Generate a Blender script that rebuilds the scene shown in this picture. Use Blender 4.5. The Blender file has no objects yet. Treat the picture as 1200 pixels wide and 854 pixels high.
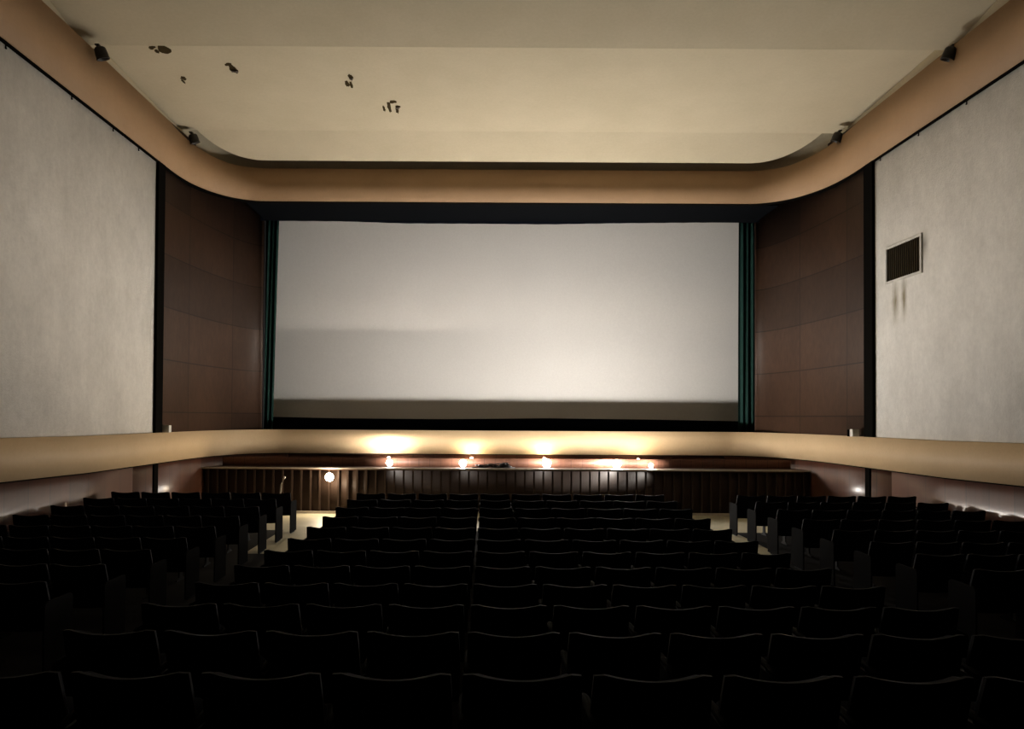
import bpy, bmesh, math, random
from mathutils import Vector, Matrix
random.seed(7)
S = bpy.context.scene
COL = S.collection
F = 867.0            # focal length in pixels of the 1200 px wide frame
EZ = 2.60            # camera height above the floor in front of the stage
PI = math.pi

# ------------------------------------------------------------------ helpers
class MB:
    """collects shapes into one mesh"""
    def __init__(self):
        self.v = []; self.f = []; self.uv = []; self.mi = []; self.sm = []
    def face(self, idx, uvs=None, m=0, smooth=False):
        self.f.append(tuple(idx)); self.uv.append(uvs); self.mi.append(m); self.sm.append(smooth)
    def box(self, x0, x1, y0, y1, z0, z1, m=0, M=None):
        b = len(self.v)
        for z in (z0, z1):
            for x, y in ((x0, y0), (x1, y0), (x1, y1), (x0, y1)):
                p = Vector((x, y, z))
                if M is not None: p = M @ p
                self.v.append(tuple(p))
        for q in ((3, 2, 1, 0), (4, 5, 6, 7), (0, 1, 5, 4), (1, 2, 6, 5), (2, 3, 7, 6), (3, 0, 4, 7)):
            self.face([b + i for i in q], None, m)
    def grid(self, rows, closed_u=False, uvf=None, m=0, smooth=True, cap=False):
        """rows: list of lists of points"""
        b = len(self.v); n = len(rows[0])
        for r in rows:
            for p in r: self.v.append(tuple(p))
        for i in range(len(rows) - 1):
            for j in range(n if closed_u else n - 1):
                k = (j + 1) % n
                a = (b + i*n + j, b + i*n + k, b + (i+1)*n + k, b + (i+1)*n + j)
                self.face(a, None, m, smooth)
        if cap:
            self.face([b + j for j in range(n)][::-1], None, m, False)
            self.face([b + (len(rows)-1)*n + j for j in range(n)], None, m, False)
    def lathe(self, prof, seg=20, M=None, m=0, smooth=True):
        rows = []
        for r, z in prof:
            row = []
            for k in range(seg):
                a = 2*PI*k/seg
                p = Vector((max(r, 1e-4)*math.cos(a), max(r, 1e-4)*math.sin(a), z))
                if M is not None: p = M @ p
                row.append(p)
            rows.append(row)
        self.grid(rows, closed_u=True, m=m, smooth=smooth)
    def tube(self, pts, r, seg=8, m=0):
        pts = [Vector(p) for p in pts]; rows = []
        for i, p in enumerate(pts):
            d = (pts[min(i+1, len(pts)-1)] - pts[max(i-1, 0)]).normalized()
            up = Vector((0, 0, 1)) if abs(d.z) < .9 else Vector((1, 0, 0))
            a = d.cross(up).normalized(); b_ = d.cross(a).normalized()
            rows.append([p + r*(math.cos(2*PI*k/seg)*a + math.sin(2*PI*k/seg)*b_) for k in range(seg)])
        self.grid(rows, closed_u=True, m=m, cap=True)
    def slab(self, path, zb, zt, off, m=0, smooth=True, top_back=None):
        """wall strip following a plan path; off(i)->outward vector thickness. UV = (arc length, z)"""
        n = len(path); s = [0.0]
        for i in range(1, n): s.append(s[-1] + math.hypot(path[i][0]-path[i-1][0], path[i][1]-path[i-1][1]))
        nr = []
        for i in range(n):
            a = path[max(i-1, 0)]; c = path[min(i+1, n-1)]
            d = Vector((c[0]-a[0], c[1]-a[1])).normalized()
            nr.append(Vector((-d.y, d.x)))       # left of travel
        zbf = zb if callable(zb) else (lambda x, y: zb)
        ztf = zt if callable(zt) else (lambda x, y: zt)
        b = len(self.v)
        for i, (x, y) in enumerate(path):
            ox, oy = x + nr[i].x*off, y + nr[i].y*off
            z0, z1 = zbf(x, y), ztf(x, y)
            self.v += [(x, y, z0), (x, y, z1), (ox, oy, z1), (ox, oy, z0)]
        for i in range(n-1):
            p, q = b + 4*i, b + 4*(i+1)
            Z = [self.v[p][2], self.v[p+1][2], self.v[q+1][2], self.v[q][2]]
            self.face((p, p+1, q+1, q), [(s[i], Z[0]), (s[i], Z[1]), (s[i+1], Z[2]), (s[i+1], Z[3])], m, smooth)
            self.face((p+1, p+2, q+2, q+1), None, m)
            self.face((p+2, p+3, q+3, q+2), None, m)
            self.face((p+3, p, q, q+3), None, m)
        self.face((b, b+3, b+2, b+1), None, m)
        e = b + 4*(n-1)
        self.face((e, e+1, e+2, e+3), None, m)
    def mesh(self, name, mats, bevel=0, fixn=True):
        me = bpy.data.meshes.new(name)
        me.from_pydata(self.v, [], self.f)
        if not isinstance(mats, (list, tuple)): mats = [mats]
        for x in mats: me.materials.append(x)
        ul = me.uv_layers.new(name='UVMap')
        for p in me.polygons:
            p.material_index = self.mi[p.index]; p.use_smooth = self.sm[p.index]
            u = self.uv[p.index]
            if u:
                for k, li in enumerate(p.loop_indices): ul.data[li].uv = u[k]
        if fixn or bevel:
            bm = bmesh.new(); bm.from_mesh(me)
            if bevel:
                es = [e for e in bm.edges if len(e.link_faces) == 2 and e.calc_face_angle(0) > .6]
                bmesh.ops.bevel(bm, geom=es, offset=bevel, segments=2, affect='EDGES', profile=.5)
            bmesh.ops.recalc_face_normals(bm, faces=bm.faces)
            bm.to_mesh(me); bm.free()
        return me
    def build(self, name, mats, parent=None, bevel=0, kind=None, fixn=True):
        return link(name, self.mesh(name, mats, bevel, fixn), parent, kind)

def link(name, me, parent=None, kind=None):
    o = bpy.data.objects.new(name, me); COL.objects.link(o)
    if parent is not None: o.parent = parent
    if kind: o['kind'] = kind
    return o

def thing(name, label, cat, loc=(0, 0, 0), rz=0, group=None):
    o = bpy.data.objects.new(name, None); COL.objects.link(o)
    o.location = loc; o.rotation_euler = (0, 0, rz); o.empty_display_size = .1
    o['label'] = label; o['category'] = cat
    if group: o['group'] = group
    return o

# ------------------------------------------------------------------ materials
def srgb(r, g, b):
    def f(c):
        c /= 255.0
        return c/12.92 if c <= .04045 else ((c+.055)/1.055)**2.4
    return (f(r), f(g), f(b), 1)

def newmat(name):
    m = bpy.data.materials.new(name); m.use_nodes = True
    nt = m.node_tree; bs = nt.nodes['Principled BSDF']
    return m, nt, bs

def N(nt, t, **kw):
    n = nt.nodes.new(t)
    for k, v in kw.items():
        if k.startswith('i_'):
            key = k[2:].replace('_', ' ')
            n.inputs[key].default_value = v
        else: setattr(n, k, v)
    return n

def mapping(nt, scale=(1, 1, 1), src='Object', loc=(0, 0, 0)):
    tc = N(nt, 'ShaderNodeTexCoord'); mp = N(nt, 'ShaderNodeMapping')
    mp.inputs['Scale'].default_value = scale; mp.inputs['Location'].default_value = loc
    nt.links.new(tc.outputs[src], mp.inputs['Vector'])
    return mp.outputs['Vector']

def noise(nt, vec, scale, detail=4, rough=.55):
    n = N(nt, 'ShaderNodeTexNoise'); n.inputs['Scale'].default_value = scale
    n.inputs['Detail'].default_value = detail; n.inputs['Roughness'].default_value = rough
    nt.links.new(vec, n.inputs['Vector']); return n.outputs['Fac']

def ramp(nt, fac, stops):
    r = N(nt, 'ShaderNodeValToRGB'); e = r.color_ramp.elements
    while len(e) < len(stops): e.new(.5)
    for k, (p, c) in enumerate(stops):
        e[k].position = p; e[k].color = c
    nt.links.new(fac, r.inputs['Fac']); return r.outputs['Color']

def mix(nt, a, b, fac, mode='MIX'):
    m = N(nt, 'ShaderNodeMix', data_type='RGBA', blend_type=mode)
    for sock, v in ((m.inputs['Factor'], fac), (m.inputs['A'], a), (m.inputs['B'], b)):
        pass
    fs = m.inputs[0]; A = m.inputs[6]; B = m.inputs[7]
    for s, v in ((fs, fac), (A, a), (B, b)):
        if hasattr(v, 'links') or hasattr(v, 'is_linked'): nt.links.new(v, s)
        else: s.default_value = v
    return m.outputs[2]

def math_(nt, op, a, b=None, clamp=False):
    m = N(nt, 'ShaderNodeMath', operation=op); m.use_clamp = clamp
    for s, v in ((m.inputs[0], a), (m.inputs[1], b)):
        if v is None: continue
        if hasattr(v, 'is_linked'): nt.links.new(v, s)
        else: s.default_value = v
    return m.outputs[0]

def bump(nt, bs, h, strength=.2, dist=.01):
    b = N(nt, 'ShaderNodeBump'); b.inputs['Strength'].default_value = strength
    b.inputs['Distance'].default_value = dist
    nt.links.new(h, b.inputs['Height']); nt.links.new(b.outputs['Normal'], bs.inputs['Normal'])

def simple(name, col, rough=.6, spec=.3, metal=0, vary=.12, vscale=6):
    m, nt, bs = newmat(name)
    bs.inputs['Roughness'].default_value = rough
    bs.inputs['Specular IOR Level'].default_value = spec
    bs.inputs['Metallic'].default_value = metal
    f = noise(nt, mapping(nt), vscale)
    lo = tuple(c*(1-vary) for c in col[:3]) + (1,); hi = tuple(min(1, c*(1+vary)) for c in col[:3]) + (1,)
    nt.links.new(ramp(nt, f, [(.3, lo), (.7, hi)]), bs.inputs['Base Color'])
    return m

def mat_plaster(stain=False):
    m, nt, bs = newmat('plaster_stained' if stain else 'plaster')
    base = ramp(nt, noise(nt, mapping(nt, (1, 1, .7)), 1.1, 8, .72), [(.3, (.62, .60, .565, 1)), (.7, (.78, .755, .715, 1))])
    fine = ramp(nt, noise(nt, mapping(nt, (1, 1, .85)), 9, 8, .78), [(.3, (.78, .78, .78, 1)), (.7, (1, 1, 1, 1))])
    c = mix(nt, base, fine, .7, 'MULTIPLY')
    streak = ramp(nt, noise(nt, mapping(nt, (3, 3, .12)), 3, 3, .5), [(.35, (.93, .93, .93, 1)), (.6, (1, 1, 1, 1))])
    c = mix(nt, c, streak, .35, 'MULTIPLY')
    if stain:
        g = N(nt, 'ShaderNodeNewGeometry'); sp = N(nt, 'ShaderNodeSeparateXYZ')
        nt.links.new(g.outputs['Position'], sp.inputs[0])
        # run-off stains under the grille
        dz = math_(nt, 'SUBTRACT', sp.outputs['Z'], EZ + 2.55)
        az = math_(nt, 'ABSOLUTE', dz)
        mz = math_(nt, 'SUBTRACT', 1.0, math_(nt, 'DIVIDE', az, .60), True)
        def col_(y0, w):
            dy = math_(nt, 'ABSOLUTE', math_(nt, 'SUBTRACT', sp.outputs['Y'], y0))
            return math_(nt, 'SUBTRACT', 1.0, math_(nt, 'DIVIDE', dy, w), True)
        cc = math_(nt, 'MAXIMUM', col_(15.78, .16), col_(15.45, .13))
        ns = noise(nt, mapping(nt, (1, 4, 1.2)), 2.2, 5, .7)
        ms = math_(nt, 'MULTIPLY', math_(nt, 'MULTIPLY', mz, cc), math_(nt, 'MULTIPLY', ns, 2.2), True)
        c = mix(nt, c, (.20, .17, .10, 1), math_(nt, 'MULTIPLY', ms, .9, True))
        # grey smear beside the grille
        d2 = math_(nt, 'ABSOLUTE', math_(nt, 'SUBTRACT', sp.outputs['Y'], 14.72))
        d3 = math_(nt, 'ABSOLUTE', math_(nt, 'SUBTRACT', sp.outputs['Z'], EZ + 3.5))
        m2 = math_(nt, 'MULTIPLY', math_(nt, 'SUBTRACT', 1.0, math_(nt, 'DIVIDE', d2, .14), True),
                   math_(nt, 'SUBTRACT', 1.0, math_(nt, 'DIVIDE', d3, .32), True))
        c = mix(nt, c, (.18, .16, .13, 1), math_(nt, 'MULTIPLY', m2, .8, True))
    nt.links.new(c, bs.inputs['Base Color'])
    bs.inputs['Roughness'].default_value = .95; bs.inputs['Specular IOR Level'].default_value = .1
    bump(nt, bs, noise(nt, mapping(nt), 22, 6, .7), .5, .02)
    return m

def mat_panelwood(name, c1, c2, bw, rh, rough, spec=.5, offs=(0, 0, 0), grain=(1, 1, .08), mort=.012):
    m, nt, bs = newmat(name)
    v = mapping(nt, (1, 1, 1), 'UV', offs)
    br = N(nt, 'ShaderNodeTexBrick', offset=0.0, squash=1.0)
    nt.links.new(v, br.inputs['Vector'])
    br.inputs['Scale'].default_value = 1; br.inputs['Brick Width'].default_value = bw
    br.inputs['Row Height'].default_value = rh; br.inputs['Mortar Size'].default_value = mort
    br.inputs['Mortar Smooth'].default_value = .3
    br.inputs['Color1'].default_value = c1; br.inputs['Color2'].default_value = c2
    br.inputs['Mortar'].default_value = tuple(x*.25 for x in c1[:3]) + (1,)
    g = ramp(nt, noise(nt, mapping(nt, grain), 9, 6, .65), [(.3, (.62, .62, .62, 1)), (.7, (1.0, 1.0, 1.0, 1))])
    c = mix(nt, br.outputs['Color'], g, .75, 'MULTIPLY')
    w = ramp(nt, noise(nt, mapping(nt, (.8, .8, .5)), 1.3, 5, .6), [(.3, (.7, .68, .66, 1)), (.7, (1, 1, 1, 1))])
    c = mix(nt, c, w, .8, 'MULTIPLY')
    nt.links.new(c, bs.inputs['Base Color'])
    bs.inputs['Roughness'].default_value = rough; bs.inputs['Specular IOR Level'].default_value = spec
    bump(nt, bs, noise(nt, mapping(nt, grain), 12, 4, .6), .15, .01)
    return m

def mat_paint(name, lo, hi, rough=.7, scale=.8):
    m, nt, bs = newmat(name)
    c = ramp(nt, noise(nt, mapping(nt), scale, 5, .6), [(.3, lo), (.7, hi)])
    f = ramp(nt, noise(nt, mapping(nt), 18, 4, .6), [(.3, (.93, .93, .93, 1)), (.7, (1, 1, 1, 1))])
    c = mix(nt, c, f, .8, 'MULTIPLY')
    nt.links.new(c, bs.inputs['Base Color'])
    bs.inputs['Roughness'].default_value = rough; bs.inputs['Specular IOR Level'].default_value = .25
    bump(nt, bs, noise(nt, mapping(nt), 30, 3, .5), .12, .005)
    return m

def mat_emit(name, col, strength):
    m = bpy.data.materials.new(name); m.use_nodes = True; nt = m.node_tree
    nt.nodes.remove(nt.nodes['Principled BSDF'])
    e = N(nt, 'ShaderNodeEmission'); e.inputs['Color'].default_value = col; e.inputs['Strength'].default_value = strength
    nt.links.new(e.outputs[0], nt.nodes['Material Output'].inputs['Surface'])
    return m

def mat_lamp(name, col, strength, d, base=.06, p=1.5):
    """frosted bulb with a silvered back: brighter towards d"""
    m = bpy.data.materials.new(name); m.use_nodes = True; nt = m.node_tree
    nt.nodes.remove(nt.nodes['Principled BSDF'])
    e = N(nt, 'ShaderNodeEmission'); e.inputs['Color'].default_value = col
    g = N(nt, 'ShaderNodeNewGeometry')
    dp = N(nt, 'ShaderNodeVectorMath', operation='DOT_PRODUCT')
    nt.links.new(g.outputs['True Normal'], dp.inputs[0]); dp.inputs[1].default_value = Vector(d).normalized()
    k = math_(nt, 'MAXIMUM', dp.outputs['Value'], 0.0)
    k = math_(nt, 'POWER', k, p)
    k = math_(nt, 'ADD', math_(nt, 'MULTIPLY', k, 1-base), base)
    nt.links.new(math_(nt, 'MULTIPLY', k, strength), e.inputs['Strength'])
    nt.links.new(e.outputs[0], nt.nodes['Material Output'].inputs['Surface'])
    return m

PLASTER = mat_plaster(); PLASTER_R = mat_plaster(True)
WOOD_UP = mat_panelwood('veneer_panels', (.068, .035, .021, 1), (.037, .0195, .0125, 1), 2.3, 1.25, .55, .25, (.35, -(EZ+.08), 0), (1, 1, .45), .016)
WOOD_LOW = mat_panelwood('varnished_wainscot', (.15, .052, .026, 1), (.11, .038, .019, 1), .62, 6, .6, .3, (0, 1, 0), (1.5, 1.5, .05))
_b = WOOD_LOW.node_tree.nodes['Principled BSDF']; _b.inputs['Coat Weight'].default_value = 1.0; _b.inputs['Coat Roughness'].default_value = .30; _b.inputs['Coat IOR'].default_value = 1.7
SLAT = mat_panelwood('stage_slat_wood', (.050, .030, .021, 1), (.044, .026, .018, 1), 50, 50, .6, .25, (0, 0, 0), (2, 2, .06))
PARAPET = mat_panelwood('stage_board_wood', (.17, .075, .045, 1), (.14, .06, .036, 1), .3, 6, .6, .3, (0, 1, 0), (3, 3, .1), .006)
FASCIA = mat_paint('tan_paint', (.36, .225, .125, 1), (.42, .265, .15, 1), .6)
CEIL = mat_paint('cream_ceiling_paint', (.53, .465, .33, 1), (.58, .51, .37, 1), .85)
BLACK = simple('black_paint', (.012, .012, .014, 1), .8, .2)
MASK = simple('black_masking_cloth', (.003, .004, .007, 1), .95, .03)
SOFF = simple('soffit_black', (.0025, .003, .004, 1), .95, .02)
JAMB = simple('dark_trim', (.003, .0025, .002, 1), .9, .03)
CURT = simple('dark_green_velvet', (.006, .034, .028, 1), .8, .3)
SCREEN = mat_paint('screen_vinyl', (.80, .775, .745, 1), (.84, .815, .785, 1), .9, .3)
FLOOR = mat_paint('cream_linoleum', (.50, .46, .33, 1), (.58, .54, .40, 1), .5, 1.5)
STAGEF = mat_panelwood('stage_boards', (.10, .055, .035, 1), (.08, .042, .028, 1), 4, .14, .45, .4)
NOSE = simple('pale_edge_strip', (.42, .37, .32, 1), .4, .5)
CLOTH = simple('black_seat_upholstery', (.004, .005, .009, 1), .95, .06, 0, .3, 9)
SHELL = simple('black_seat_shell', (.005, .005, .008, 1), .7, .10, 0, .2, 5)
IRON = simple('dark_seat_iron', (.006, .006, .007, 1), .6, .15)
ARM = simple('dark_armrest_wood', (.006, .006, .006, 1), .8, .06)
ENDP = simple('grey_end_panel', (.0065, .006, .006, 1), .9, .03)
BACKW = simple('rear_wall_dark_cloth', (.010, .008, .007, 1), .95, .1)
WHITEP = simple('white_plastic', (.62, .60, .56, 1), .5, .4)
DARKM = simple('dark_fixture_metal', (.016, .013, .011, 1), .5, .4)
GREYM = simple('grey_metal', (.09, .082, .068, 1), .5, .4, .3)
HOLE = simple('hole_dark', (.045, .032, .014, 1), .95, .05)
FLAP = simple('curled_paint_underside', (.16, .13, .12, 1), .8, .1)
FLAPL = simple('curled_paint_pale', (.62, .56, .52, 1), .8, .1)
CABLE = simple('black_rubber', (.012, .010, .010, 1), .5, .4)
PALE = simple('pale_metal', (.55, .52, .48, 1), .3, .6, .2)
LAMPW = (1.0, .945, .87, 1)
WARM = (1.0, .80, .52, 1)
K = 1.0
UP = (0, -.12, .99)
E_MAIN = mat_lamp('lit_flood_glass', LAMPW, 5200, UP, .05, 1.6)
E_MAIN2 = mat_lamp('lit_flood_glass_left', LAMPW, 2500, UP, .05, 1.6)
E_SMALL = mat_lamp('lit_small_glass', LAMPW, 2600, UP, .05, 1.6)
E_RIGHT = mat_lamp('lit_right_glass', LAMPW, 6000, UP, .05, 1.6)
E_WALL1 = mat_lamp('added_uplight_bulb_strong', (1, .93, .80, 1), 65000, (-.1, .14, 1), .001, 20)
E_WALL = mat_lamp('added_uplight_bulb', (1, .84, .58, 1), 3200, (0, .3, 1), .02, 3)
E_WARM = mat_lamp('lit_warm_glass', (1.0, .80, .55, 1), 900, (0, -1, .15), .10, 1)
BAND = mat_paint('pale_tan_paint', (.56, .40, .235, 1), (.62, .45, .27, 1), .6)

# ------------------------------------------------------------------ plan
XL, XR = -7.53, 8.66        # faces of the fascia / lower band along the sides
ZF = EZ + 5.84              # lower edge of upper fascia

def arc(cx, cy, a, b, n, side, ex=2.3):
    """quarter super-ellipse from the side line to the front line"""
    out = []
    for k in range(n+1):
        t = (PI/2)*k/n
        x = math.cos(t)**(2/ex) if k < n else 0; y = math.sin(t)**(2/ex)
        out.append((cx + side*a*x, cy + b*y))
    return out

def upath(o=0.0, yf=20.0, y0=-5.0):
    """upper fascia path, o = outward offset"""
    L = [(XL - o, y0)] + [(XL - o, y) for y in (0, 5, 10, 14)] + arc(-5.9, 17.45, abs(XL+5.9) + o, yf - 17.45 + o, 22, -1)
    R = arc(6.95, 17.2, XR - 6.95 + o, yf - 17.2 + o, 22, 1)[::-1] + [(XR + o, y) for y in (14, 10, 5, 0)] + [(XR + o, y0)]
    return L + R

def bpath(o=0.0, yf=22.0, y0=-5.0):
    """lower band path: runs deeper, to the front wall below the screen"""
    L = [(XL - o, y0)] + [(XL - o, y) for y in (0, 5, 10, 14, 16)] + arc(-5.9, 18.6, abs(XL+5.9) + o, yf - 18.6 + o, 22, -1, 2.2)
    R = arc(7.1, 18.2, XR - 7.1 + o, yf - 18.2 + o, 22, 1, 2.2)[::-1] + [(XR + o, y) for y in (16, 14, 10, 5, 0)] + [(XR + o, y0)]
    return L + R

def band_top(x, y): return EZ - .395 + max(0, 14-y)*.012
def band_bot(x, y): return EZ - 1.09 + max(0, 14-y)*.016

# ------------------------------------------------------------------ floor
FP = [(-6, -1.20), (0, -1.68), (3.45, -2.006), (4.47, -2.104), (5.49, -2.2), (6.51, -2.277), (7.53, -2.331), (8.55, -2.36),
      (9.57, -2.395), (10.6, -2.40), (11.6, -2.39), (12.63, -2.365), (13.65, -2.345), (14.67, -2.33), (15.7, -2.345), (17, -2.42), (19.7, -2.575), (22.4, -2.6), (24.6, -2.6)]
def fz(y):
    for (a, za), (b, zb) in zip(FP, FP[1:]):
        if y <= b:
            t = (y-a)/(b-a); return EZ + za + (zb-za)*t
    return 0.0
DARK_FLOOR = simple('dark_floor', (.012, .011, .011, 1), .95, .05)  # dark floor at the rear; under the seat blocks, shade put into the colour
mb = MB()
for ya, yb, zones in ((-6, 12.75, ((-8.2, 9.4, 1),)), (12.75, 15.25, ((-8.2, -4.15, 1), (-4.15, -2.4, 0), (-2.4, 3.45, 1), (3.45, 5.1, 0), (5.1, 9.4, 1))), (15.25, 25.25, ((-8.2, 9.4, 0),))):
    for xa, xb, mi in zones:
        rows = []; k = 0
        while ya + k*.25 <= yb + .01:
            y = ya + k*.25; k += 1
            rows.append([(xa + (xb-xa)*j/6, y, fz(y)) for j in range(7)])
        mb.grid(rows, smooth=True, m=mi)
mb.build('floor', [FLOOR, DARK_FLOOR], kind='structure', fixn=False)

# ------------------------------------------------------------------ walls
def wallbox(name, mat, *b, parent=None):
    m = MB(); m.box(*b); return m.build(name, mat, parent, kind='structure')

# upper plaster fields
m = MB(); m.slab([(XL-.07, -5.0), (XL-.07, 16.88)], EZ-.6, ZF+.3, .15); m.build('wall_left', PLASTER, kind='structure')
m = MB(); m.slab([(XR+.07, 16.62), (XR+.07, -5.0)], EZ-.6, ZF+.3, .15); m.build('wall_right', PLASTER_R, kind='structure')
# little hooks along the top of the plaster
hk = MB()
for side, X in ((-1, XL-.07), (1, XR+.07)):
    for y in (11.55, 13.4, 14.9, 16.0):
        if side > 0 and y == 16.0: y = 16.35
        hk.box(X-.01, X+.012, y-.012, y+.012, ZF-.08, ZF-.01)
        hk.box(X-.02, X+.02, y-.01, y+.01, ZF-.09, ZF-.07)
hk.build('trim_9', JAMB, kind='structure')
# lower wainscot follows the band, down to the floor
bp = bpath(.10)
def lowwall(name, pts):
    m = MB(); m.slab(pts, lambda x, y: fz(y)-.12, lambda x, y: band_bot(x, y)+.1, .12); m.build(name, WOOD_LOW, kind='structure')
li = max(i for i, p in enumerate(bp) if p[0] < 0 and p[1] <= 16); ri = min(i for i, p in enumerate(bp) if p[0] > 0 and p[1] <= 16 and i > 20)
ml = max(i for i, p in enumerate(bp) if p[0] < 0); 
lowwall('wall_left_lower', bp[:li+1]); lowwall('wall_front_left_lower', bp[li:ml+1]); lowwall('wall_front_lower', bp[ml:ml+2])
lowwall('wall_front_right_lower', bp[ml+1:ri+1]); lowwall('wall_right_lower', bp[ri:])
# curved veneer walls beside the screen
def wood_curve(side):
    n = 20; out = []
    if side < 0: x0, y0, cx = XL-.09, 17.0, -6.67
    else: x0, y0, cx = XR+.09, 16.75, 7.99
    a = abs(x0-cx); b = 22.0-y0
    for k in range(n+1):
        t = (PI/2)*k/n
        out.append((cx + side*a*math.cos(t), y0 + b*math.sin(t)))
    return out
wl = wood_curve(-1); m = MB(); m.slab([(XL-.09, 16.8)] + wl, EZ-.6, ZF+1.2, .12); m.build('wall_front_left', WOOD_UP, kind='structure')
wr = wood_curve(1)[::-1]; m = MB(); m.slab(wr + [(XR+.09, 16.55)], EZ-.6, ZF+1.2, .12); m.build('wall_front_right', WOOD_UP, kind='structure')
# jamb posts
wallbox('trim_1', JAMB, XL-.10, XL-.005, 16.87, 17.22, EZ-.45, ZF+.05)
wallbox('trim_2', JAMB, XR+.005, XR+.10, 16.60, 16.98, EZ-.45, ZF+.05)
m = MB(); m.box(XL-.12, XL-.06, 16.95, 17.15, fz(17)-.02, EZ-1.0); m.build('trim_3', JAMB, kind='structure')
m = MB(); m.box(XR+.06, XR+.12, 16.85, 17.05, fz(17)-.02, EZ-1.0); m.build('trim_4', JAMB, kind='structure')
# upper fascia with its flared lip
def ftop(x, y):
    t = min(1, max(0, (y-17.2)/2.4))
    return EZ + 6.98 - .25*t
m = MB(); m.slab(upath(), ZF, ftop, .22)
m.build('trim_5', FASCIA, kind='structure')
# thin dark shadow bead under the fascia
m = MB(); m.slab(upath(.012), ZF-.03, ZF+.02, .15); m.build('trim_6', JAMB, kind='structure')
# lower band
m = MB(); m.slab(bpath(), band_bot, band_top, .30); m.build('trim_7', BAND, kind='structure')
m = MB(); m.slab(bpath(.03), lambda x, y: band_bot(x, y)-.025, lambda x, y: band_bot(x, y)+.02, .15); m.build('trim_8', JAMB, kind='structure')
# recess around the screen
wallbox('wall_recess', BLACK, -8.3, 9.6, 25.0, 25.15, -.1, EZ+7.6)
wallbox('wall_recess_left', BLACK, -7.95, -7.82, 22.15, 25.0, 0, EZ+7.6)
wallbox('wall_recess_right', BLACK, 9.10, 9.23, 22.15, 25.0, 0, EZ+7.6)
wallbox('trim_13', BLACK, -7.95, -6.65, 22.02, 22.12, EZ-.4, EZ+7.0)
wallbox('trim_14', BLACK, 8.02, 9.23, 22.02, 22.12, EZ-.4, EZ+7.0)
m = MB(); m.box(-7.7, 9.0, 22.28, 25.0, EZ-.62, EZ-.45); m.build('trim_10', BLACK, kind='structure')
# soffit over the proscenium
wallbox('trim_11', SOFF, -6.62, 7.97, 20.16, 21.95, ZF, ZF+.12)
wallbox('ceiling_recess', BLACK, -8.0, 9.3, 20.3, 25.1, EZ+7.45, EZ+7.6)
# rear wall
wallbox('wall_back', BACKW, -8.2, 9.4, -5.2, -5.0, 0.5, EZ+8.2)

# ------------------------------------------------------------------ ceiling
m = MB()
def ceil_piece(m, y0, z0, y1, z1, x0=XL-.32, x1=XR+.32, th=.12):
    b = len(m.v)
    m.v += [(x0, y0, z0), (x1, y0, z0), (x1, y1, z1), (x0, y1, z1), (x0, y0, z0+th), (x1, y0, z0+th), (x1, y1, z1+th), (x0, y1, z1+th)]
    for q in ((0, 1, 2, 3), (4, 5, 6, 7), (0, 1, 5, 4), (1, 2, 6, 5), (2, 3, 7, 6), (3, 0, 4, 7)): m.face([b+i for i in q])
ceil_piece(m, -5.2, EZ+8.2, 4.9, EZ+7.15)
ceil_piece(m, 4.8, EZ+7.9, 9.6, EZ+7.12)
ceil_piece(m, 9.5, EZ+8.05, 14.1, EZ+7.10)
ceil_piece(m, 14.02, EZ+7.40, 18.5, EZ+7.19)
# last panel has rounded corners that follow the fascia
pb = [p for p in upath(-.06, 19.86) if p[1] >= 17.2]
pb = [(pb[0][0], 18.4)] + [p for p in pb if p[1] > 18.4] + [(pb[-1][0], 18.4)]
b0 = len(m.v); n = len(pb)
for dz in (0, .12):
    for x, y in pb: m.v.append((x, y, EZ + 7.25 - (y-18.4)*.268 + dz))
m.face(range(b0, b0+n)); m.face(range(b0+n, b0+2*n))
for i in range(n): m.face((b0+i, b0+(i+1) % n, b0+n+(i+1) % n, b0+n+i))
CEILING = m.build('ceiling', CEIL, kind='structure')
# cove above the fascia
m = MB(); m.slab(upath(.24), EZ+6.6, EZ+7.95, .1); m.build('trim_12', CEIL, kind='structure')

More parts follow.
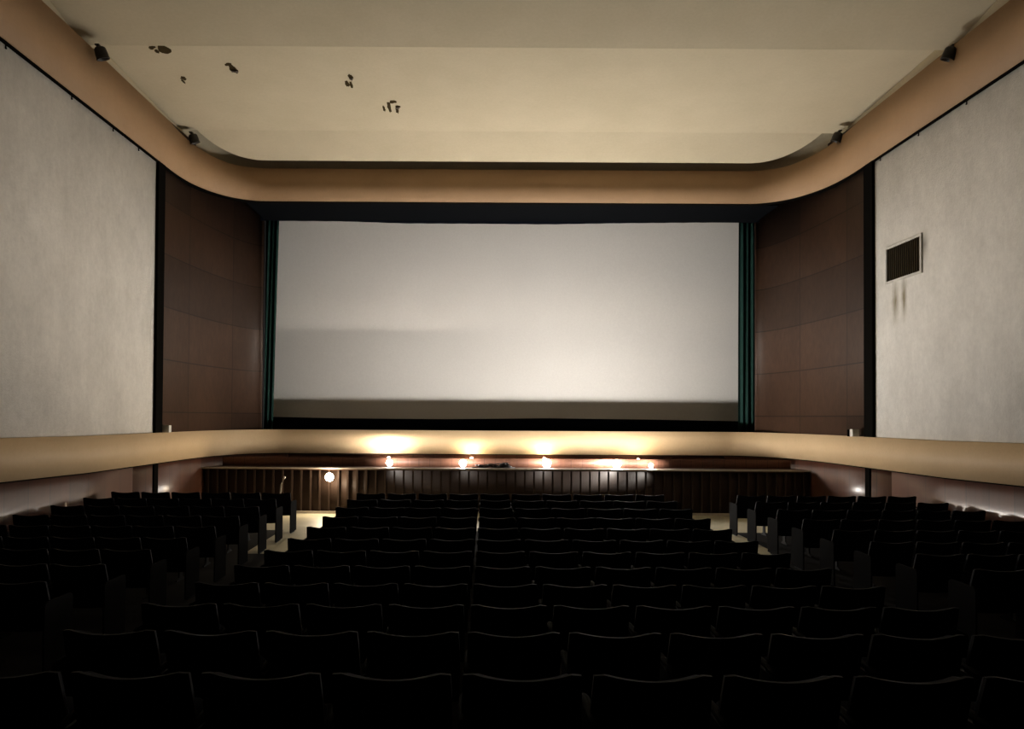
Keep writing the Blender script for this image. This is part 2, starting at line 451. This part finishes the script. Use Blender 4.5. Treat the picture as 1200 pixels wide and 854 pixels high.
# peeling holes: irregular dark patches with hanging curls of paint
def zc(y): return EZ + 7.40 + (7.19-7.40)*(y-14.02)/(18.5-14.02)
PITCH = math.radians(.9); ROLL = math.radians(.33)
CAMM = Matrix.Translation((0, 0, EZ)) @ Matrix.Rotation(PI/2 + PITCH, 4, 'X') @ Matrix.Rotation(ROLL, 4, 'Z')
def ray(px, py):
    """where the sight line of a photo point meets the middle ceiling panel"""
    axy = 489 - F*math.tan(PITCH)
    d = CAMM.to_3x3() @ Vector((px-570, -(py-axy), -F))
    a = (7.19-7.40)/(18.5-14.02); b = 7.40 - a*14.02
    t = b/(d.z - a*d.y)
    return d.x*t, d.y*t
def patch(px, py, w, h, seed, flap=True, rot=0, round_=False):
    r = random.Random(seed)
    x, y = ray(px, py); m = MB(); n = 14; z = zc(y)
    sx, sy = w*y/F/2, h*y*y/(7.2*F)/2
    pts = []
    for k in range(n):
        a = 2*PI*k/n; q = (.9 + .2*r.random()) if round_ else (.65 + .5*r.random())
        u, v = sx*math.cos(a)*q, sy*math.sin(a)*q
        pts.append((x + u*math.cos(rot)-v*math.sin(rot)*1, y + u*math.sin(rot)*1.5 + v))
    for dz in (-.012, .03):
        for p in pts: m.v.append((p[0], p[1], zc(p[1])+dz))
    m.face(range(n)); m.face(range(n, 2*n))
    for i in range(n): m.face((i, (i+1) % n, n+(i+1) % n, n+i))
    m.build('hole', HOLE, CEILING)
    if flap:
        rows = []
        L = sy*1.1; W = sx*.8
        for i in range(7):
            t = i/6; a = t*2.2
            row = []
            for j in range(5):
                s_ = (j/4-.5)*2
                wob = .02*math.sin(5*s_+seed)
                row.append((x + s_*W*(1-.35*t) + wob, y + sy*.6 - L*math.sin(a)*.5, z - .02 - .05*(1-math.cos(a))*(.5+.2*s_)))
            rows.append(row)
        m = MB(); m.grid(rows)
        o = m.build('paint_curl', FLAPL if flap == 2 else FLAP, CEILING)
        md = o.modifiers.new('s', 'SOLIDIFY'); md.thickness = .012
patch(192.5, 57.8, 15, 8, 1, False, -.30, True)
patch(178, 55.5, 9, 3, 2, False, -.30)
patch(184, 60, 5, 4, 12, False, .3)
patch(215, 91.5, 7, 4, 3, False)
patch(214.6, 95, 3, 5, 13, False)
patch(268, 75.0, 10, 3, 4, False, -.25)
patch(273.5, 80.5, 10, 9, 14, 1)
patch(411, 90, 6, 6, 5, 2)
patch(406.8, 98, 5, 7, 6, False)
patch(411.5, 99, 4, 8, 16, False)
patch(456, 125, 5, 14, 7, False)
patch(460, 119, 10, 3, 17, False, -.2)
patch(450, 127, 3, 7, 8, False)
patch(465.5, 129, 4, 7, 9, False)
patch(466, 124.5, 7, 2.5, 19, 2)
# ------------------------------------------------------------------ ceiling can lights
def can_light(x, y, z, side, label):
    t = thing('can_light', label, 'spotlight', (x, y, z), 0, 'dark can spotlights along the fascia top')
    # can points down into the room, back and inward
    d = Vector((-side*.25, .30, -1)).normalized()
    M = d.to_track_quat('Z', 'Y').to_matrix().to_4x4()
    m = MB(); R = .115
    m.lathe([(.03, -.13), (.08, -.12), (R*.92, -.09), (R, 0), (R, .08), (R*1.06, .08), (R*1.06, .10), (R*.94, .10), (R*.90, .02), (R*.6, -.05), (.01, -.06)], 22, M)
    m.build('housing', DARKM, t)
    m = MB(); m.lathe([(.001, .0), (.05, .0), (.062, .03), (.05, .07), (.001, .09)], 14, M @ Matrix.Translation((0, 0, -.05)))
    m.build('bulb', IRON, t)
    m = MB(); m.tube([M @ Vector((0, 0, -.12)), (side*.05, -.02, .14), (side*.07, -.02, .17)], .018)
    m.box(side*.07-.04, side*.07+.04, -.05, .04, .15, .175)
    m.build('bracket', DARKM, t)
can_light(-7.35, 13.95, EZ+6.86, -1, 'dark can spotlight at upper left, the nearer one along the left fascia')
can_light(-7.36, 18.42, EZ+6.92, -1, 'dark can spotlight near the screen along the left fascia top')
can_light(8.55, 18.02, EZ+6.90, 1, 'dark can spotlight near the screen along the right fascia top')
can_light(8.60, 13.70, EZ+6.82, 1, 'dark can spotlight at upper right, the nearer one along the right fascia')

# ------------------------------------------------------------------ vent
t = thing('vent_grille', 'rectangular vertical-slatted air vent in a pale frame on the right plaster wall', 'vent', (XR+.07, 15.46, EZ+3.35))
W2, H2 = .62, .35
m = MB()
for b in ((-.03, .0, -W2-.05, -W2, -H2-.05, H2+.05), (-.03, .0, W2, W2+.05, -H2-.05, H2+.05),
          (-.03, .0, -W2, W2, H2, H2+.05), (-.03, .0, -W2, W2, -H2-.05, -H2)): m.box(*b)
m.build('frame', WHITEP, t)
m = MB(); m.box(-.006, -.001, -W2, W2, -H2, H2); m.build('backing', HOLE, t)
m = MB(); ns = 16
for k in range(ns):
    y = -W2 + (k+.5)*2*W2/ns
    m.box(-.028, .022, -.004, .004, -H2, H2, 0, Matrix.Translation((-.004, y, 0)) @ Matrix.Rotation(.6, 4, 'Z'))
m.build('louvres', GREYM, t)

# little white boxes on the band, at both jambs
for X, Y, lab in ((-7.50, 17.38, 'small white box on the tan ledge beside the left dark jamb'), (8.57, 17.25, 'small white box on the tan ledge beside the right dark jamb')):
    t = thing('junction_box', lab, 'box', (X, Y, band_top(X, Y)), 0)
    m = MB(); m.box(-.075, .085, -.08, .06, 0, .17); m.build('case', WHITEP, t, bevel=.012)
    m = MB(); m.box(-.11, .06, .06, .10, 0, .16); m.build('back_plate', JAMB, t)

# ------------------------------------------------------------------ screen
SY = 24.45
def PX(px, y): return (px-570)*y/F
t = thing('cinema_screen', 'wide pale grey cinema screen in black masking on the front wall', 'screen', (0, SY, 0))
m = MB(); x0, x1 = -7.35, 8.6; n = 24; rows = []
for k in range(7):
    z = EZ - .3 + 7.1*k/6
    rows.append([(x0 + (x1-x0)*j/n, .05*(1-((j/n-.5)*2)**2), z) for j in range(n+1)])
m.grid(rows); m.build('screen_sheet', SCREEN, t, fixn=False)
# lower masking: slightly wavy top edge
def low_edge(px):
    pts = [(300, 488), (320, 488.2), (400, 490), (520, 491), (640, 490), (760, 491.5), (866, 493.5), (900, 494)]
    for (a, ya), (b, yb) in zip(pts, pts[1:]):
        if px <= b: return ya + (yb-ya)*(px-a)/(b-a)
    return 494
m = MB(); r0 = []; r1 = []
for k in range(61):
    px = 303 + 570*k/60; X = PX(px, 24.25)
    h = 489 + (px-570)*.006
    r0.append((X, -.2, EZ-.46)); r1.append((X, -.2 + .01*math.sin(k*1.3), EZ - (low_edge(px)-h)*24.25/F))
m.grid([r0, r1]); o = m.build('lower_masking', MASK, t); o.modifiers.new('s', 'SOLIDIFY').thickness = .03
# upper masking valance
def up_edge(px):
    pts = [(300, 257.5), (325, 258), (400, 258.6), (470, 261), (560, 261.5), (640, 262.3), (720, 261), (800, 260.3), (866, 260), (900, 260)]
    for (a, ya), (b, yb) in zip(pts, pts[1:]):
        if px <= b: return ya + (yb-ya)*(px-a)/(b-a)
    return 260
v = thing('masking_valance', 'black cloth valance hanging above the top edge of the screen', 'curtain', (0, 21.98, ZF))
m = MB(); r0 = []; r1 = []; r2 = []
for k in range(81):
    px = 298 + 600*k/80; X = PX(px, 22.0)
    h = 489 + (px-570)*.006
    z = EZ + (h-up_edge(px))*22.0/F - ZF
    w = .012*math.sin(k*1.9)
    r0.append((X, w, z)); r1.append((X, w*.6, z*.5+.3)); r2.append((X, 0, .9))
m.grid([r0, r1, r2]); o = m.build('valance_cloth', MASK, v); o.modifiers.new('s', 'SOLIDIFY').thickness = .02
m = MB(); m.tube([(PX(298, 22), .03, .92), (PX(898, 22), .03, .92)], .03); m.build('batten_pipe', DARKM, v)

def curtain(xa_t, xb_t, xa_b, xb_b, Y, label, folds):
    c = thing('side_curtain', label, 'curtain', (0, Y, EZ-.45))
    n = folds*8; rows = []
    for k in range(9):
        f = k/8; row = []
        for j in range(n+1):
            u = j/n
            xa = xa_b + (xa_t-xa_b)*f; xb = xb_b + (xb_t-xb_b)*f
            row.append((xa + (xb-xa)*u, .055*math.sin(u*folds*2*PI) + .015*math.sin(3*u*folds+f*4), f*6.9))
        rows.append(row)
    m = MB(); m.grid(rows); o = m.build('drape', CURT, c); o.modifiers.new('s', 'SOLIDIFY').thickness = .012
    m = MB(); m.tube([(xa_t, 0, 6.95), (xb_t, 0, 6.95)], .03); m.build('rail', DARKM, c)
curtain(PX(300, 22.7), PX(325, 22.7), PX(296, 22.7), PX(319.5, 22.7), 22.7, 'dark green pleated curtain at the left edge of the screen', 5)
curtain(PX(866, 22.7), PX(895, 22.7), PX(865.5, 22.7), PX(895, 22.7), 22.7, 'dark green pleated curtain at the right edge of the screen', 5)

# ------------------------------------------------------------------ stage
ST = EZ - 1.36; SF = 19.7
t = thing('stage', 'low wooden stage with vertical slats on its front, below the screen', 'stage', (0, SF, 0))
m = MB(); xl, xr = -7.55, 8.66
m.slab([(-7.5, .06), (8.62, .06)], 0.0, ST-.06, .1)
k = 0; x = -7.4
while x < 8.6:
    m.box(x-.022, x+.022, .012, .065, .06, ST-.07); x += .248
m.build('front_panel', SLAT, t)
m = MB(); pts = [(-7.52, 0), (8.63, 0), (8.63, .6), (8.2, 2.0), (-7.1, 2.0), (-7.52, .6)]
pts = [(x, y-SF) for x, y in bpath(.085) if y > SF] 
xa = min(p[0] for p in pts); xb = max(p[0] for p in pts)
pts = [(xa, -.03)] + pts + [(xb, -.03)]
m = MB(); n = len(pts)
for z in (ST-.06, ST-.006):
    for x, y in pts: m.v.append((x, y, z))
m.face(range(n)); m.face(range(n, 2*n))
for i in range(n): m.face((i, (i+1) % n, n+(i+1) % n, n+i))
m.build('stage_floor', STAGEF, t)
m = MB(); m.box(xa, xb, -.085, .03, ST-.03, ST+.004); m.build('edge_strip', NOSE, t)
m = MB(); m.box(-7.5, 8.6, -.03, .02, .0, .09); m.build('skirting', NOSE, t)
# low board added behind the lamps to shade the tan band
m = MB(); m.slab([(-7.25, .68), (8.38, .68)], ST-.01, EZ-1.13, .05); m.build('added_board', PARAPET, t)

# ------------------------------------------------------------------ lamps
def stage_lamp(px, Y, zr, r, em, label, group='round lamps along the stage edge'):
    t = thing('stage_lamp', label, 'lamp', (PX(px, Y), Y, ST), 0, group)
    m = MB(); m.lathe([(.001, .0), (.075, .0), (.075, .012), (.03, .02), (.02, .03)], 16); m.build('base', DARKM, t)
    hz = EZ + zr - ST
    m = MB(); m.lathe([(.022, .015), (.022, hz-r*.9), (.03, hz-r*.8), (.001, hz-r*.75)], 12); m.build('socket', DARKM, t)
    m = MB(); prof = [(r*math.sin(PI*k/8), hz - r*math.cos(PI*k/8)) for k in range(9)]
    m.lathe(prof, 12); m.build('bulb', em, t)
    return t
stage_lamp(457, 20.02, -1.245, .085, E_SMALL, 'lit round lamp on the stage, first from the left, under a bright patch')
stage_lamp(543, 20.02, -1.24, .095, E_MAIN2, 'lit round lamp on the stage just left of the dark cable heap')
stage_lamp(641, 20.02, -1.235, .115, E_MAIN2, 'lit round lamp on the stage, third from the left, right of the cable heap')
stage_lamp(723, 20.02, -1.235, .115, E_MAIN, 'bright lit round lamp on the stage, second from the right end')
stage_lamp(763, 20.02, -1.28, .06, E_RIGHT, 'smallest lit round lamp on the stage, at the right end')
def added_uplight(px, Y, zr, r, em, label):  # unseen uplights, added to put the bright patches on the tan band
    t = thing('uplight', label, 'lamp', (PX(px, Y), Y, ST), 0, 'added uplights hidden behind the added board')
    m = MB(); m.lathe([(.001, 0), (.05, 0), (.05, .015), (.02, .02), (.02, EZ+zr-ST-r*.8)], 12); m.build('base', DARKM, t)
    hz = EZ + zr - ST
    m = MB(); m.lathe([(r*math.sin(PI*k/8), hz - r*math.cos(PI*k/8)) for k in range(9)], 12); m.build('bulb', em, t)
added_uplight(456, 21.42, -1.20, .045, E_WALL1, 'added uplight behind the board making the leftmost bright patch on the tan band')
added_uplight(553, 21.68, -1.205, .04, E_WALL, 'added uplight behind the board making the middle bright patch on the tan band')
added_uplight(638, 21.68, -1.205, .04, E_WALL, 'added uplight behind the board making the right bright patch on the tan band')
added_uplight(748, 21.45, -1.205, .04, E_WALL, 'added uplight behind the board below the widest faint glow, right side of the tan band')
# round lamp on the slatted front
t = thing('bulkhead_lamp', 'warm lit round lamp fixed to the slatted stage front at the left aisle', 'lamp', (PX(387, SF-.1), SF-.001, EZ-1.60))
Mx = Matrix.Rotation(PI/2, 4, 'X')
m = MB(); m.lathe([(.001, 0), (.085, 0), (.085, .03), (.06, .04), (.001, .04)], 18, Mx); m.build('base', DARKM, t)
m = MB(); m.lathe([(.11*math.sin(PI*k/12), .125 - .11*math.cos(PI*k/12)) for k in range(13)], 16, Mx); m.build('bulb', E_WARM, t)

# ------------------------------------------------------------------ cable heap and pale pole
t = thing('cable_heap', 'dark tangled heap of cable lying on the stage between two lamps', 'cable', (PX(580, 19.95), 19.95, ST))
m = MB(); pts = []; r = random.Random(3)
for k in range(150):
    a = k*.45; f = k/149
    pts.append((-.45 + .86*f + .10*math.cos(a), .07*math.sin(a*1.1), .03 + .045*(1+math.sin(a*.7+f*5)) * (.5+f*.7)))
m.tube(pts, .016, 6); m.build('coil', CABLE, t)
m = MB(); m.tube([(-.62, -.10, .014), (-.5, -.06, .016), (-.2, -.1, .014), (.2, -.08, .016), (.55, -.06, .014)], .014, 6); m.build('loose_end', CABLE, t)
m = MB(); m.box(.18, .40, -.05, .06, .008, .11); m.build('plug_block', CABLE, t, bevel=.012)

px_ = PX(329, 18.9)
t = thing('pole', 'short pale bent pole standing before the slatted stage front at left', 'pole', (px_, 18.9, fz(18.9)))
m = MB(); m.tube([(0, 0, .02), (.0, 0, .45), (.03, 0, .78), (.09, 0, .93), (.13, 0, .985)], .022, 10); m.build('shaft', PALE, t)
m = MB(); m.lathe([(.001, 0), (.10, 0), (.10, .015), (.03, .03), (.025, .05)], 16); m.build('foot', DARKM, t)
t = thing('valve_knob', 'small round pale knob on the floor at the foot of the stage slats', 'knob', (PX(401.5, 19.5), 19.5, fz(19.5)))
m = MB(); m.lathe([(.001, 0), (.05, 0), (.03, .03), (.022, .06), (.001, .06)], 14); m.build('stem', DARKM, t)
m = MB(); m.lathe([(.055*math.sin(PI*k/8), .10 - .05*math.cos(PI*k/8)) for k in range(9)], 14); m.build('knob', PALE, t)

# ------------------------------------------------------------------ seats
SW = .60
def back_pts(front, n=12):
    """rows of a back surface: x across, z up, concave towards the stage, dipped crest"""
    rows = []
    for i in range(9):
        f = i/8; row = []
        w = .279 + .008*math.sin(PI*f)
        for j in range(n+1):
            u = (j/n-.5)*2
            zt = .84 - .028*(1-u*u)*1.0
            rc = .018 * max(0, (abs(u)-.8)/.2)**2          # rounded corners
            z = .36 + (zt-rc-.36)*f
            y = .13*(1-f) + .055*u*u + (.075 if front else 0)*(math.sin(PI*min(1, .15+f*.85))**.5 if front else 1) + (0 if not front else 0)
            row.append((u*w, y, z))
        rows.append(row)
    return rows
def seat_meshes():
    M_ = {}
    # shell (rear, faces the camera)
    a = back_pts(False); m = MB()
    fr = [[(p[0], p[1]+.022, p[2]) for p in r] for r in a]
    m.grid(a); m.grid(fr)
    def rim(A, B):
        b = len(m.v)
        for p in A: m.v.append(p)
        for p in B: m.v.append(p)
        k = len(A)
        for i in range(k-1): m.face((b+i, b+i+1, b+k+i+1, b+k+i))
    rim(a[-1], fr[-1]); rim(a[0], fr[0]); rim([r[0] for r in a], [r[0] for r in fr]); rim([r[-1] for r in a], [r[-1] for r in fr])
    M_['back_shell'] = m.mesh('back_shell', SHELL)
    # padded front
    m = MB()
    def pad(off, sc, top):
        rows = []
        for r in a[1:]:
            rows.append([(p[0]*sc, p[1]+off, p[2]-.012*top) for p in r])
        return rows
    A = pad(.024, .96, 1); B = pad(.075, .90, 1.6)
    m.grid(A); m.grid(B)
    rim(A[-1], B[-1]); rim(A[0], B[0]); rim([r[0] for r in A], [r[0] for r in B]); rim([r[-1] for r in A], [r[-1] for r in B])
    M_['backrest'] = m.mesh('backrest', CLOTH)
    # tipped-up seat: thick pad standing nearly upright
    m = MB(); rows = []
    R = Matrix.Translation((0, .13, .40)) @ Matrix.Rotation(math.radians(-68), 4, 'X')
    prof = [(-.04, -.01), (-.055, .10), (-.05, .28), (-.03, .36), (.0, .385), (.03, .36), (.04, .25), (.045, .05), (.02, -.03)]
    for j in range(9):
        u = (j/8-.5)*2; k = 1-.25*max(0, abs(u)-.8)/.2
        rows.append([R @ Vector((u*.235, py*k, .18+(pz-.18)*k)) for py, pz in prof])
    m.grid(rows, closed_u=True, cap=True)
    M_['seat'] = m.mesh('seat', CLOTH)
    # standard with floor foot, then armrest
    m = MB(); x0, x1 = -.292, -.272
    P = [(.10, .0), (.38, .0), (.38, .03), (.30, .06), (.29, .30), (.40, .50), (.42, .575), (.02, .575), (.02, .50), (.14, .40), (.20, .28), (.19, .06), (.10, .03)]
    b = 0
    for X in (x0, x1):
        for y, z in P: m.v.append((X, y, z))
    n = len(P); m.face(range(n)); m.face(range(n, 2*n))
    for i in range(n): m.face((i, (i+1) % n, n+(i+1) % n, n+i))
    M_['standard'] = m.mesh('standard', IRON)
    m = MB(); rows = []
    for k in range(9):
        f = k/8; w = .026*(1 if .05 < f < .95 else .6); h = .016*(1 if .05 < f < .95 else .6)
        y = .0 + .42*f; z = .60 + .012*math.sin(f*PI)
        rows.append([(-.282 + w*math.cos(q*PI/4), y, z + h*math.sin(q*PI/4)) for q in range(8)])
    m.grid(rows, closed_u=True, cap=True)
    M_['armrest'] = m.mesh('armrest', ARM)
    # solid aisle end panel, rounded top
    m = MB(); P = []
    for y, z in ((.0, .04), (.44, .04)): P.append((y, z))
    for k in range(7):
        a_ = PI/2*k/6; P.append((.39 + .05*math.cos(a_), .60 + .05*math.sin(a_)))
    for k in range(7):
        a_ = PI/2 + PI/2*k/6; P.append((.05 + .05*math.cos(a_), .60 + .05*math.sin(a_)))
    for X in (-.312, -.292):
        for y, z in P: m.v.append((X, y, z))
    n = len(P); m.face(range(n)); m.face(range(n, 2*n))
    for i in range(n): m.face((i, (i+1) % n, n+(i+1) % n, n+i))
    M_['end_panel'] = m.mesh('end_panel', ENDP)
    def mirror(key):
        me = M_[key].copy(); 
        for v_ in me.vertices: v_.co.x = -v_.co.x
        me.flip_normals(); M_[key+'_r'] = me
    for q in ('standard', 'armrest', 'end_panel'): mirror(q)
    return M_
SM = seat_meshes()
def make_seat(left_end, right_end):
    t = thing('cinema_chair', 'x', 'chair')
    link('back_shell', SM['back_shell'], t); link('backrest', SM['backrest'], t); link('seat', SM['seat'], t)
    s = link('standard', SM['standard'], t); link('armrest', SM['armrest'], s)
    if right_end is not None:
        s = link('standard', SM['standard_r'], t); link('armrest', SM['armrest_r'], s)
    if left_end == 'panel': link('end_panel', SM['end_panel'], t)
    if right_end == 'panel': link('end_panel', SM['end_panel_r'], t)
    return t
PROTO = {}
def place_seat(x, y, left_end, right_end, label, group):
    key = (left_end, right_end)
    if key not in PROTO:
        o = make_seat(*key); PROTO[key] = o
    else:
        src = PROTO[key]; o = src.copy(); COL.objects.link(o)
        for ch in src.children:
            c = ch.copy(); COL.objects.link(c); c.parent = o
            for g in ch.children:
                d = g.copy(); COL.objects.link(d); d.parent = c
    o.location = (x, y, fz(y+.2) - .012)
    o['label'] = label; o['group'] = group
    return o
ORD = ['first', 'second', 'third', 'fourth', 'fifth', 'sixth', 'seventh', 'eighth', 'ninth', 'tenth', 'eleventh', 'twelfth', 'thirteenth']
YK = [3.45 + 1.02*k for k in range(13)]
def block(x0, n, ks, kfront, name, ends, side_vis, numfrom):
    for k in ks:
        y = YK[k]; rowo = ORD[kfront-k]
        for i in range(n):
            x = x0 + SW*(i+.5)
            # skip seats wholly outside the picture
            px = 570 + (x)*F/(y+.25); pyt = 489 + (EZ - fz(y) - .84)*F/y
            if px < -40 or px > 1240 or pyt > 860: continue
            left = ends[0] if i == 0 else 'none'
            right = (ends[1] if i == n-1 else None)
            left = 'panel' if (i == 0 and ends[0] == 'panel') else 'none'
            right = None if i < n-1 else ('panel' if ends[1] == 'panel' else 'plain')
            idx = i if numfrom == 'left' else n-1-i
            if numfrom == 'left': where = '%s from the left end' % ORD[idx]
            else: where = '%s from the aisle' % ORD[idx]
            if name != 'centre' and numfrom == 'left': where = '%s from the aisle' % ORD[idx]
            label = 'black tip-up seat, %s block, %s row from the stage, %s' % (name, rowo, where)
            place_seat(x, y, left, right, label, 'black tip-up seats, %s block, %s row from the stage' % (name, rowo))
SW = .617
block(-2.60, 10, range(0, 12), 11, 'centre', ('panel', 'panel'), None, 'left')
SW = .60
block(-3.87-6*SW, 6, range(2, 12), 11, 'left', ('none', 'panel'), None, 'right')
block(4.98, 6, range(2, 12), 11, 'right', ('panel', 'none'), None, 'left')

# ------------------------------------------------------------------ camera, world, view
cam = bpy.data.cameras.new('camera'); co = bpy.data.objects.new('camera', cam); COL.objects.link(co)
cam.sensor_width = 36; cam.lens = F/1200*36
PITCH = math.radians(.9); ROLL = math.radians(.33)
cam.shift_x = (600-570)/1200
cam.shift_y = (489 - F*math.tan(PITCH) - 427)/1200
cam.clip_end = 200; cam.clip_start = .05
co.matrix_world = Matrix.Translation((0, 0, EZ)) @ Matrix.Rotation(PI/2 + PITCH, 4, 'X') @ Matrix.Rotation(ROLL, 4, 'Z')
S.camera = co
w = bpy.data.worlds.new('world'); S.world = w; w.use_nodes = True
w.node_tree.nodes['Background'].inputs['Color'].default_value = (0, 0, 0, 1)
w.node_tree.nodes['Background'].inputs['Strength'].default_value = 0
S.view_settings.view_transform = 'Standard'; S.view_settings.look = 'None'
S.view_settings.exposure = -.28; S.view_settings.gamma = 1; S.view_settings.use_curve_mapping = False
S.cycles.max_bounces = 8; S.cycles.diffuse_bounces = 5
